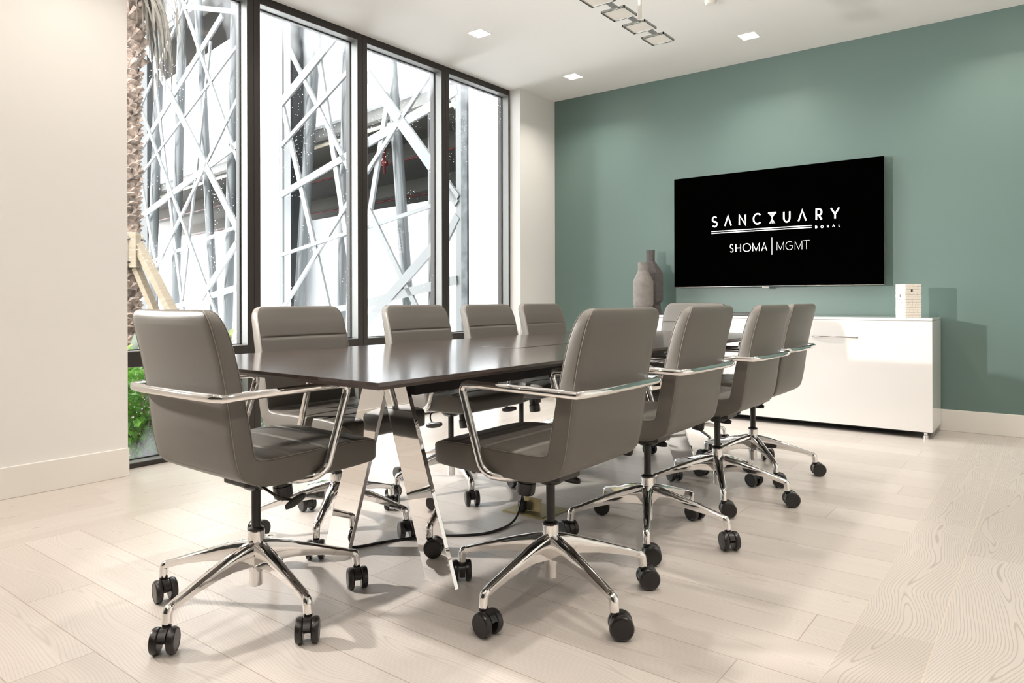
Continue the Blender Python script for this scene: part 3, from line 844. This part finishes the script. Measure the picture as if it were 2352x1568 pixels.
# ------------------------------------------------------------------ things on the cabinet
def vase(name, x, y, prof, mat, label, n=32, sy=1.0, rot=0.0, sharp=25):
    m = MB(); m.lathe([(r, z) for r, z in prof], 0, 0, n, sy=sy, rot=rot)
    o = m.build(name, mat, smooth=True, auto=sharp); o.location = (x, y, .829)
    tag(o, label, 'vase', 'bottle shaped vases on the credenza')
vase('bottle_vase', -2.903, 5.69, [(.0, 0), (.086, 0), (.084, .045), (.0835, .062), (.078, .070), (.084, .078), (.0895, .095), (.0895, .292), (.088, .300), (.046, .386), (.045, .462), (.036, .462), (.036, .40), (0, .39)],
     M['vase_l'], 'shorter light grey bottle vase in front of the charcoal one')
vase('bottle_vase', -2.918, 5.865, [(.0, 0), (.112, 0), (.100, .060), (.098, .090), (.092, .097), (.100, .104), (.123, .125), (.123, .372), (.121, .378), (.046, .475), (.0435, .480), (.0435, .581), (.034, .581), (.034, .52), (0, .51)],
     M['vase_d'], 'taller charcoal bottle vase behind the light grey one', n=8, sy=.7, rot=0, sharp=25)

def tower():
    t = empty('stone_tower', (-.832, 5.715, .829), R(41))
    tag(t, 'small white block tower sculpture at the right end of the credenza', 'sculpture')
    m = MB(); s = .057; H = .238; n = 13; h_ = H/n
    rnd = random.Random(3)
    holes = {(0, 10): 2, (1, 6): 2, (2, 4): 1, (3, 8): 2}
    for side in range(4):
        mt = Matrix.Rotation(side*PI/2, 4, 'Z')
        for r_ in range(n):
            x = -s; k = 0
            widths = []
            while x < s-.004:
                w_ = min(rnd.uniform(.018, .034), s-x); widths.append((x, x+w_)); x += w_
            for k, (a, b_) in enumerate(widths):
                j = rnd.uniform(0, .0030)
                if side == 1 and r_ == n-1 and a > .01: continue
                if side == 1 and r_ == n-1 and b_ > .02: b_ = .02
                z0 = r_*h_+.0007; z1 = (r_+1)*h_-.0007
                hz = holes.get((side, r_))
                if hz is not None:
                    c = -.01 if side == 0 else .0
                    segs = [(a, min(b_, c-.0085)), (max(a, c+.0085), b_)]
                    for a2, b2 in segs:
                        if b2-a2 > .001: m.box(a2+.0003, b2-.0003, -s-j, -s+.012, z0, z1, mt)
                    continue
                m.box(a+.0006, b_-.0006, -s-j, -s+.012, z0, z1, mt)
    m.build('blockwork', M['brick'], t)
    m = MB(); m.box(-s+.013, s-.013, -s+.013, s-.013, .001, H-.02); m.build('core', M['vase_d'], t)
tower()
m = MB(); m.box(-2.26, -1.90, 5.66, 5.80, .829, .853)
tag(m.build('media_box', M['blackp'], bevel=.003), 'flat black media box lying on the credenza below the television', 'electronics')

# ------------------------------------------------------------------ outside: ground, planting
m = MB(); m.box(-30, -4.345, -6, 5.2, -.16, -.06); struct(m.build('ground', M['soil']))

def palm():
    X, Y, rad = -6.84, 2.94, .185
    t = empty('palm_tree', (X, Y, -.06))
    tag(t, 'thick palm trunk with rough brown bark outside the first window', 'tree')
    m = MB(); m.lathe([(rad*1.1, 0), (rad, .5), (rad, 3), (rad*1.05, 4.6), (rad*1.2, 6.5)], 0, 0, 20); m.build('trunk', M['bark'], t, smooth=True)
    m = MB(); rnd = random.Random(5)
    ga = PI*(3-math.sqrt(5)); z = .05; k = 0
    while z < 6.3:
        a = k*ga; k += 1
        big = z > 3.1
        L_ = rnd.uniform(.085, .12)*(2.2 if big else 1); w_ = rnd.uniform(.050, .068)*(1.15 if big else 1); out_ = rnd.uniform(.035, .06)*(1.6 if big else 1)
        if 1.28 < z < 1.62: z += .006; continue
        rr = rad*(1.0 if z < 3.0 else 1.0+.22*(z-3.0))
        mt = Matrix.Rotation(a, 4, 'Z') @ Matrix.Translation((rr-.01, 0, z)) @ Matrix.Rotation(rnd.uniform(-.15, .15), 4, 'X')
        vs = [(-.02, -w_, -L_*.35), (-.02, w_, -L_*.35), (.0, -w_*1.0, L_*.1), (.0, w_*1.0, L_*.1), (out_, -w_*.62, L_*.5), (out_, w_*.62, L_*.5), (out_*.35, -w_*.6, L_*.62), (out_*.35, w_*.6, L_*.62)]
        m.add([tuple(mt @ Vector(v)) for v in vs], [(0, 1, 3, 2), (2, 3, 5, 4), (4, 5, 7, 6), (6, 7, 1, 0), (0, 2, 4, 6), (1, 7, 5, 3)])
        z += .0062 if not big else .0125
    m.build('leaf_bases', M['bark'], t)
    m = MB(); m.lathe([(rad+.035, 1.33), (rad+.042, 1.36), (rad+.042, 1.60), (rad+.035, 1.64)], 0, 0, 24); m.build('burlap_wrap', M['burlap'], t, smooth=True)
    for zz in (1.37, 1.58):
        m = MB(); m.tube([((rad+.055)*math.cos(q*PI/12), (rad+.055)*math.sin(q*PI/12), zz) for q in range(24)], .007, 6, closed=True); m.build('strap', M['slate'], t)
    # dry fronds hanging beside the crown
    m = MB()
    dirs = [(0.79, .61), (.6, .2), (.95, .4), (.5, .8)]
    for f_ in range(70):
        dx, dy = dirs[f_ % 4]; a = math.atan2(dy, dx)+rnd.uniform(-.35, .35)
        z0 = rnd.uniform(3.75, 4.5); L_ = rnd.uniform(.45, .95); r0 = rad+rnd.uniform(.02, .10); spread = rnd.uniform(.08, .34)
        px = []; w_ = rnd.uniform(.010, .034)
        for q in range(7):
            s_ = q/6; rr = r0+spread*math.sin(s_*PI*.55); zz = z0+.12*math.sin(s_*PI)-L_*s_**1.4
            px.append((Vector((rr*math.cos(a+.15*s_), rr*math.sin(a+.15*s_), zz)), w_*(1-.75*s_)))
        ta = Vector((-math.sin(a), math.cos(a), .3)).normalized()
        vs = []; 
        for p, w2 in px: vs += [tuple(p-ta*w2), tuple(p+Vector((0, 0, .004))), tuple(p+ta*w2)]
        fs = []
        for q in range(6):
            b0 = q*3; fs += [(b0, b0+1, b0+4, b0+3), (b0+1, b0+2, b0+5, b0+4)]
        m.add(vs, fs)
    o = m.build('dry_fronds', M['frond'], t); o['kind'] = 'stuff'
palm()

def brace(p, q, w, label):
    P, Q = Vector(p), Vector(q); d = (Q-P); L_ = d.length
    o_m = MB(); o_m.box(-w, w, -w*.5, w*.5, 0, L_)
    o = o_m.build('timber_brace', M['timber'], bevel=.004)
    o.rotation_euler = d.to_track_quat('Z', 'Y').to_euler(); o.location = P
    tag(o, label, 'timber brace', 'timber braces propping the palm')
brace((-6.64, 3.03, 1.50), (-5.86, 3.43, -.05), .055, 'upper sloping timber brace propping the palm trunk')
brace((-6.64, 3.03, 1.26), (-6.10, 3.32, -.05), .045, 'lower sloping timber brace propping the palm trunk')
def block():
    m = MB(); m.box(-.03, .03, -.05, .05, -.16, .16)
    o = m.build('timber_block', M['timber'], bevel=.004); o.location = (-6.615, 3.005, 1.42); o.rotation_euler = (0, 0, R(40))
    tag(o, 'short upright timber block strapped to the palm trunk', 'timber block')
block()

def leaf_quad(m, p, d, up, L_, w_, bend=.15):
    d = d.normalized(); s_ = d.cross(up).normalized(); n = s_.cross(d)
    a = p; b_ = p+d*L_*.5-n*(-L_*bend*.4); c = p+d*L_-n*(L_*bend)
    m.add([tuple(a), tuple(b_+s_*w_), tuple(c), tuple(b_-s_*w_), tuple(b_+n*w_*-.25)], [(0, 1, 4), (1, 2, 4), (2, 3, 4), (3, 0, 4)])

def bush(x, y, z, rx, ry, rz_, nleaf, Ls, mat, name, label, cat, seed=1):
    rnd = random.Random(seed)
    t = empty(name, (x, y, z)); tag(t, label, cat)
    m = MB()
    for i in range(nleaf):
        while True:
            v = Vector((rnd.uniform(-1, 1), rnd.uniform(-1, 1), rnd.uniform(-1, 1)))
            if .35 < v.length < 1: break
        p = Vector((v.x*rx, v.y*ry, rz_+v.z*rz_))
        d = Vector((v.x+rnd.uniform(-.7, .7), v.y+rnd.uniform(-.7, .7), rnd.uniform(-.5, .8)))
        L_ = rnd.uniform(*Ls); leaf_quad(m, p, d, Vector((rnd.uniform(-.4, .4), rnd.uniform(-.4, .4), 1)), L_, L_*.3)
    o = m.build('foliage', mat, t)
    m = MB()
    for i in range(9):
        a = rnd.uniform(0, 2*PI); rr = rnd.uniform(.2, .7)
        m.tube([(0.03*math.cos(a), .03*math.sin(a), 0), (rx*rr*.5*math.cos(a), ry*rr*.5*math.sin(a), rz_*.8), (rx*rr*math.cos(a), ry*rr*math.sin(a), rz_*1.6)], .006, 5)
    m.build('stem', M['bark'], t)
bush(-4.84, 2.22, -.06, .30, .36, .34, 1700, (.05, .09), M['leaf'], 'shrub', 'bright green leafy shrub outside the lower pane of the first window', 'shrub', 1)
bush(-4.88, 3.05, -.06, .32, .42, .28, 1100, (.05, .09), M['leaf'], 'shrub', 'green shrub outside the lower panes, behind the chairs near the table', 'shrub', 2)
bush(-5.42, 2.32, -.06, .26, .26, .33, 800, (.07, .12), M['leaf_y'], 'shrub', 'yellow green shrub at the foot of the palm trunk', 'shrub', 4)

def blade_plant(x, y, z0, n, L0, L1, w_, mat, label, seed, lean=.9, stem=0.0, name='spiky_plant'):
    rnd = random.Random(seed)
    t = empty(name, (x, y, -.06)); tag(t, label, 'plant')
    m = MB()
    for i in range(n):
        a = i*2.4+rnd.uniform(-.3, .3); L_ = rnd.uniform(L0, L1); ln = rnd.uniform(.25, lean)
        hd = Vector((math.cos(a), math.sin(a), 0)); sd = Vector((-math.sin(a), math.cos(a), 0))
        pts = []; K = 8
        for q in range(K+1):
            s_ = q/K
            p = Vector((0, 0, z0))+hd*(L_*ln*s_)+Vector((0, 0, L_*(1-ln*.6)*s_-L_*ln*.55*s_*s_))
            w2 = w_*math.sin(PI*min(.98, .18+.82*s_))**.8
            pts.append((p, w2))
        vs = []
        for p, w2 in pts: vs += [tuple(p-sd*w2+Vector((0, 0, w2*.35))), tuple(p), tuple(p+sd*w2+Vector((0, 0, w2*.35)))]
        fs = []
        for q in range(K):
            b0 = q*3; fs += [(b0, b0+1, b0+4, b0+3), (b0+1, b0+2, b0+5, b0+4)]
        m.add(vs, fs)
    m.build('blades', mat, t, smooth=True)
    if stem:
        m = MB(); m.tube([(0, 0, 0), (.01, 0, z0*.5), (0, 0, z0)], .014, 8); m.build('stem', M['bark'], t)
blade_plant(-5.83, 2.60, .48, 15, .45, .72, .035, M['leaf_g'], 'grey green plant with long arching blades at the foot of the palm', 11, stem=1)
blade_plant(-5.50, 3.17, .52, 12, .30, .50, .050, M['leaf_b'], 'broad bladed green plant in the lower right of the first window', 12, lean=.5, stem=1)

# ------------------------------------------------------------------ outside: screen wall and parking garage
SL = -.1455
def on(X, off=0.0): return 6.0+SL*(X+7.03)+off
EN = Vector((SL, 1, 0)).normalized()*-1      # toward the camera side
def strip_obj(X0, z0, X1, z1, w, parent, off=0.0, th=.03, name='strip', mat='screenwhite'):
    P = Vector((X0, on(X0, off), z0)); Q = Vector((X1, on(X1, off), z1)); d = (Q-P)
    P = P-d*.012; Q = Q+d*.012; d.normalize()
    n = Vector((-SL, 1, 0)).normalized(); s_ = d.cross(n).normalized()
    m = MB()
    vs = [P-s_*w/2-n*th/2, P+s_*w/2-n*th/2, P+s_*w/2+n*th/2, P-s_*w/2+n*th/2]
    vs += [v+(Q-P) for v in vs]
    m.add([tuple(v) for v in vs], [(0, 1, 2, 3), (7, 6, 5, 4), (0, 4, 5, 1), (1, 5, 6, 2), (2, 6, 7, 3), (3, 7, 4, 0)])
    return m.build(name, M[mat], parent)
P1 = [(-13.08,6.54,-10.80,5.77,0.108), (-13.30,6.74,-10.81,3.34,0.110), (-11.47,5.88,-15.93,4.21,0.167), (-15.45,6.48,-10.83,2.21,0.190), (-13.03,6.65,-15.92,5.09,0.104), (-15.11,6.36,-13.32,0.82,0.144), (-15.77,5.21,-11.64,0.71,0.105), (-10.80,5.19,-15.93,3.64,0.074), (-11.95,5.53,-13.32,1.04,0.103), (-10.80,4.28,-14.80,1.61,0.102), (-10.81,3.56,-15.94,2.75,0.159), (-10.83,2.20,-15.15,1.79,0.078), (-10.83,1.90,-12.75,0.76,0.169), (-10.83,1.18,-13.75,0.84,0.131), (-16.11,4.24,-14.67,1.42,0.152), (-15.38,1.22,-15.96,0.80,0.131)]
P2 = [(-7.60,4.53,-9.17,3.94,0.150), (-8.97,4.66,-7.36,2.71,0.076), (-8.22,4.68,-7.32,1.43,0.111), (-7.33,3.96,-9.19,3.29,0.071), (-7.33,2.87,-9.20,2.56,0.102), (-9.18,3.82,-7.88,0.85,0.107), (-7.32,1.85,-9.18,1.65,0.050), (-7.31,2.28,-9.19,0.85,0.072), (-7.32,0.88,-7.83,0.83,0.082),
      (-6.88,3.80,-5.57,2.47,0.152), (-6.88,2.96,-5.57,3.16,0.124), (-6.40,3.65,-6.87,2.06,0.093), (-5.60,3.53,-6.89,2.59,0.064), (-6.86,2.09,-5.88,0.87,0.077), (-6.88,1.89,-5.55,2.04,0.048), (-5.56,1.56,-6.90,0.69,0.131), (-6.89,0.93,-5.56,1.13,0.106), (-5.45,3.50,-5.17,3.06,0.067), (-5.45,2.35,-5.15,2.01,0.086), (-5.15,1.87,-5.45,1.52,0.106), (-5.45,1.14,-5.15,1.18,0.088),
      (-7.33, 2.87, -6.88, 2.96, .11), (-7.31, .95, -6.88, .93, .10), (-7.33, 1.84, -6.88, 1.89, .05), (-5.57, 2.47, -5.15, 2.05, .14), (-5.57, 3.16, -5.15, 3.25, .12), (-5.57, 2.04, -5.15, 2.1, .05), (-5.56, 1.13, -5.15, 1.18, .10)]
for strips, x0, x1, lb in ((P1, -16.3, -10.8, 'far white lattice screen of crossing metal strips outside the first window'), (P2, -9.3, -5.07, 'near white lattice screen of crossing metal strips outside the middle windows')):
    t = empty('lattice_screen', (0, 0, 0)); tag(t, lb, 'lattice screen')
    for i, s in enumerate(strips): strip_obj(*s[:4], s[4]*(.78 if x0 < -10 else .95), t, off=(.012*(i % 3)))
    strip_obj(x0, .18, x1, .18, .16, t, name='rail', off=.02); strip_obj(x0, 7.2, x1, 7.2, .16, t, name='rail', off=.02)
    strip_obj(x0+.06, 0, x0+.06, 7.2, .10, t, name='rail', off=.02)
    if x0 > -10: strip_obj(-5.12, 0, -5.12, 7.2, .10, t, name='rail', off=.02)
# round steel columns behind the screens
for i, (X0, z0, X1, z1, r2) in enumerate([(-15.32,6.99,-15.95,0.87,0.095),(-14.06,6.36,-14.50,0.79,0.089),(-13.21,6.81,-12.46,0.76,0.075),(-11.50,5.51,-11.83,0.81,0.086),(-8.72,4.58,-9.19,0.90,0.082),(-7.83,3.93,-7.97,0.90,0.067),(-6.71,3.69,-6.40,0.87,0.071),(-5.93,3.52,-5.93,0.91,0.042)]):
    dx = (X1-X0)/(z1-z0)
    za, zb = -.06, 9.0; Xa = X0+dx*(za-z0); Xb = X0+dx*(zb-z0)
    m = MB(); m.tube([(Xa, on(Xa, .3), za), ((Xa+Xb)/2, on((Xa+Xb)/2, .3), (za+zb)/2), (Xb, on(Xb, .3), zb)], r2*1.0, 24)
    names = ['leftmost steel column, just right of the palm trunk', 'second steel column from the left, outside the first window', 'third steel column from the left, leaning right, outside the first window', 'steel column at the right edge of the first window',
             'left leaning steel column in the second window', 'steel column at the right edge of the second window', 'grey round steel column in the middle of the third window', 'thin steel column at the right edge of the third window']
    tag(m.build('steel_column', M['steelcol'], smooth=True, auto=60), names[i], 'column', 'round steel columns behind the screens')
def slabbox(name, X0, X1, o0, o1, z0, z1, mat, parent=None):
    m = MB()
    vs = [(X0, on(X0, o0), z0), (X1, on(X1, o0), z0), (X1, on(X1, o1), z0), (X0, on(X0, o1), z0)]
    vs += [(a, b_, z1) for a, b_, _ in vs]
    m.add(vs, [(0, 3, 2, 1), (4, 5, 6, 7), (0, 1, 5, 4), (1, 2, 6, 5), (2, 3, 7, 6), (3, 0, 4, 7)])
    return m.build(name, M[mat], parent)
g = empty('parking_garage', (-12, 9, -.06)); tag(g, 'white banded parking garage with dark open levels outside the windows', 'building')
def gp(*a, **k):
    o = slabbox(*a, **k, parent=g); o.matrix_parent_inverse = Matrix.Translation((12, -9, .06)); return o
gp('parapet', -27, -4.4, .71, .95, -.06, 2.25, 'facade'); gp('parapet', -27, -4.4, .71, .95, 3.72, 6.02, 'facade'); gp('parapet', -27, -4.4, .71, .95, 7.4, 9.6, 'facade')
gp('edge_beam', -27, -4.4, .80, 1.1, 3.56, 3.719, 'concrete'); gp('edge_beam', -27, -4.4, .80, 1.1, 7.24, 7.399, 'concrete')
gp('slab', -27, -4.4, .96, 13, 3.78, 3.95, 'garage_in'); gp('slab', -27, -4.4, .96, 13, 7.45, 7.6, 'garage_in'); gp('slab', -27, -4.4, .96, 13, .0, .15, 'garage_in')
gp('rear_wall', -27, -4.4, 12, 12.2, -.06, 7.45, 'garage_in'); gp('side_wall', -4.6, -4.4, .96, 12, -.06, 7.45, 'garage_in')
for k, o_ in enumerate((2.6, 5.0, 7.5)):
    gp('ceiling_beam', -27, -4.6, o_, o_+.3, 3.48, 3.779, 'garage_in'); gp('ceiling_beam', -27, -4.6, o_, o_+.3, 7.1, 7.449, 'garage_in')
for zc, o_, mt_, r2 in ((3.49, .92, 'cream', .028), (3.25, 1.9, 'red', .016), (3.2, 4.2, 'red', .022), (7.0, 1.9, 'red', .022), (6.7, 4.2, 'red', .022)):
    m = MB(); m.tube([(-27, on(-27, o_), zc), (-15, on(-15, o_), zc), (-4.6, on(-4.6, o_), zc)], r2, 10)
    o = m.build('sprinkler_pipe' if mt_ == 'red' else 'conduit', M[mt_], g, smooth=True); o.matrix_parent_inverse = Matrix.Translation((12, -9, .06))
for X_, z_ in ((-8.35, 3.05), (-12.6, 6.55), (-11.2, 6.35), (-6.05, 3.2)):
    m = MB(); m.lathe([(.02, 0), (.02, .12), (.055, .13), (.055, .2), (.02, .21), (.02, .5)], X_, on(X_, 1.4), 12)
    for i in range(len(m.v)): m.v[i] = (m.v[i][0], m.v[i][1], m.v[i][2]+z_-.1)
    o = m.build('sprinkler_valve', M['red'], g, smooth=True); o.matrix_parent_inverse = Matrix.Translation((12, -9, .06))
# piers between the screens
def pier(X0, X1, o0, o1, mat, label, cat='wall pier', z1=9.0):
    o = slabbox('exterior_pier', X0, X1, o0, o1, -.06, z1, mat); tag(o, label, cat)
pier(-10.71, -9.37, -.05, .25, 'facade', 'wide white wall pier seen on both sides of the first mullion')
pier(-10.07, -9.67, .46, .66, 'slate', 'slate grey wall panel at the left of the second window')
pier(-18.0, -16.71, .46, .66, 'slate', 'slate grey wall panel behind the palm trunk')
pier(-5.06, -4.965, -.02, .12, 'weather', 'weathered dark steel post in the fourth window')
pier(-4.955, -4.37, .0, .25, 'facade', 'white wall pier filling the right of the fourth window')
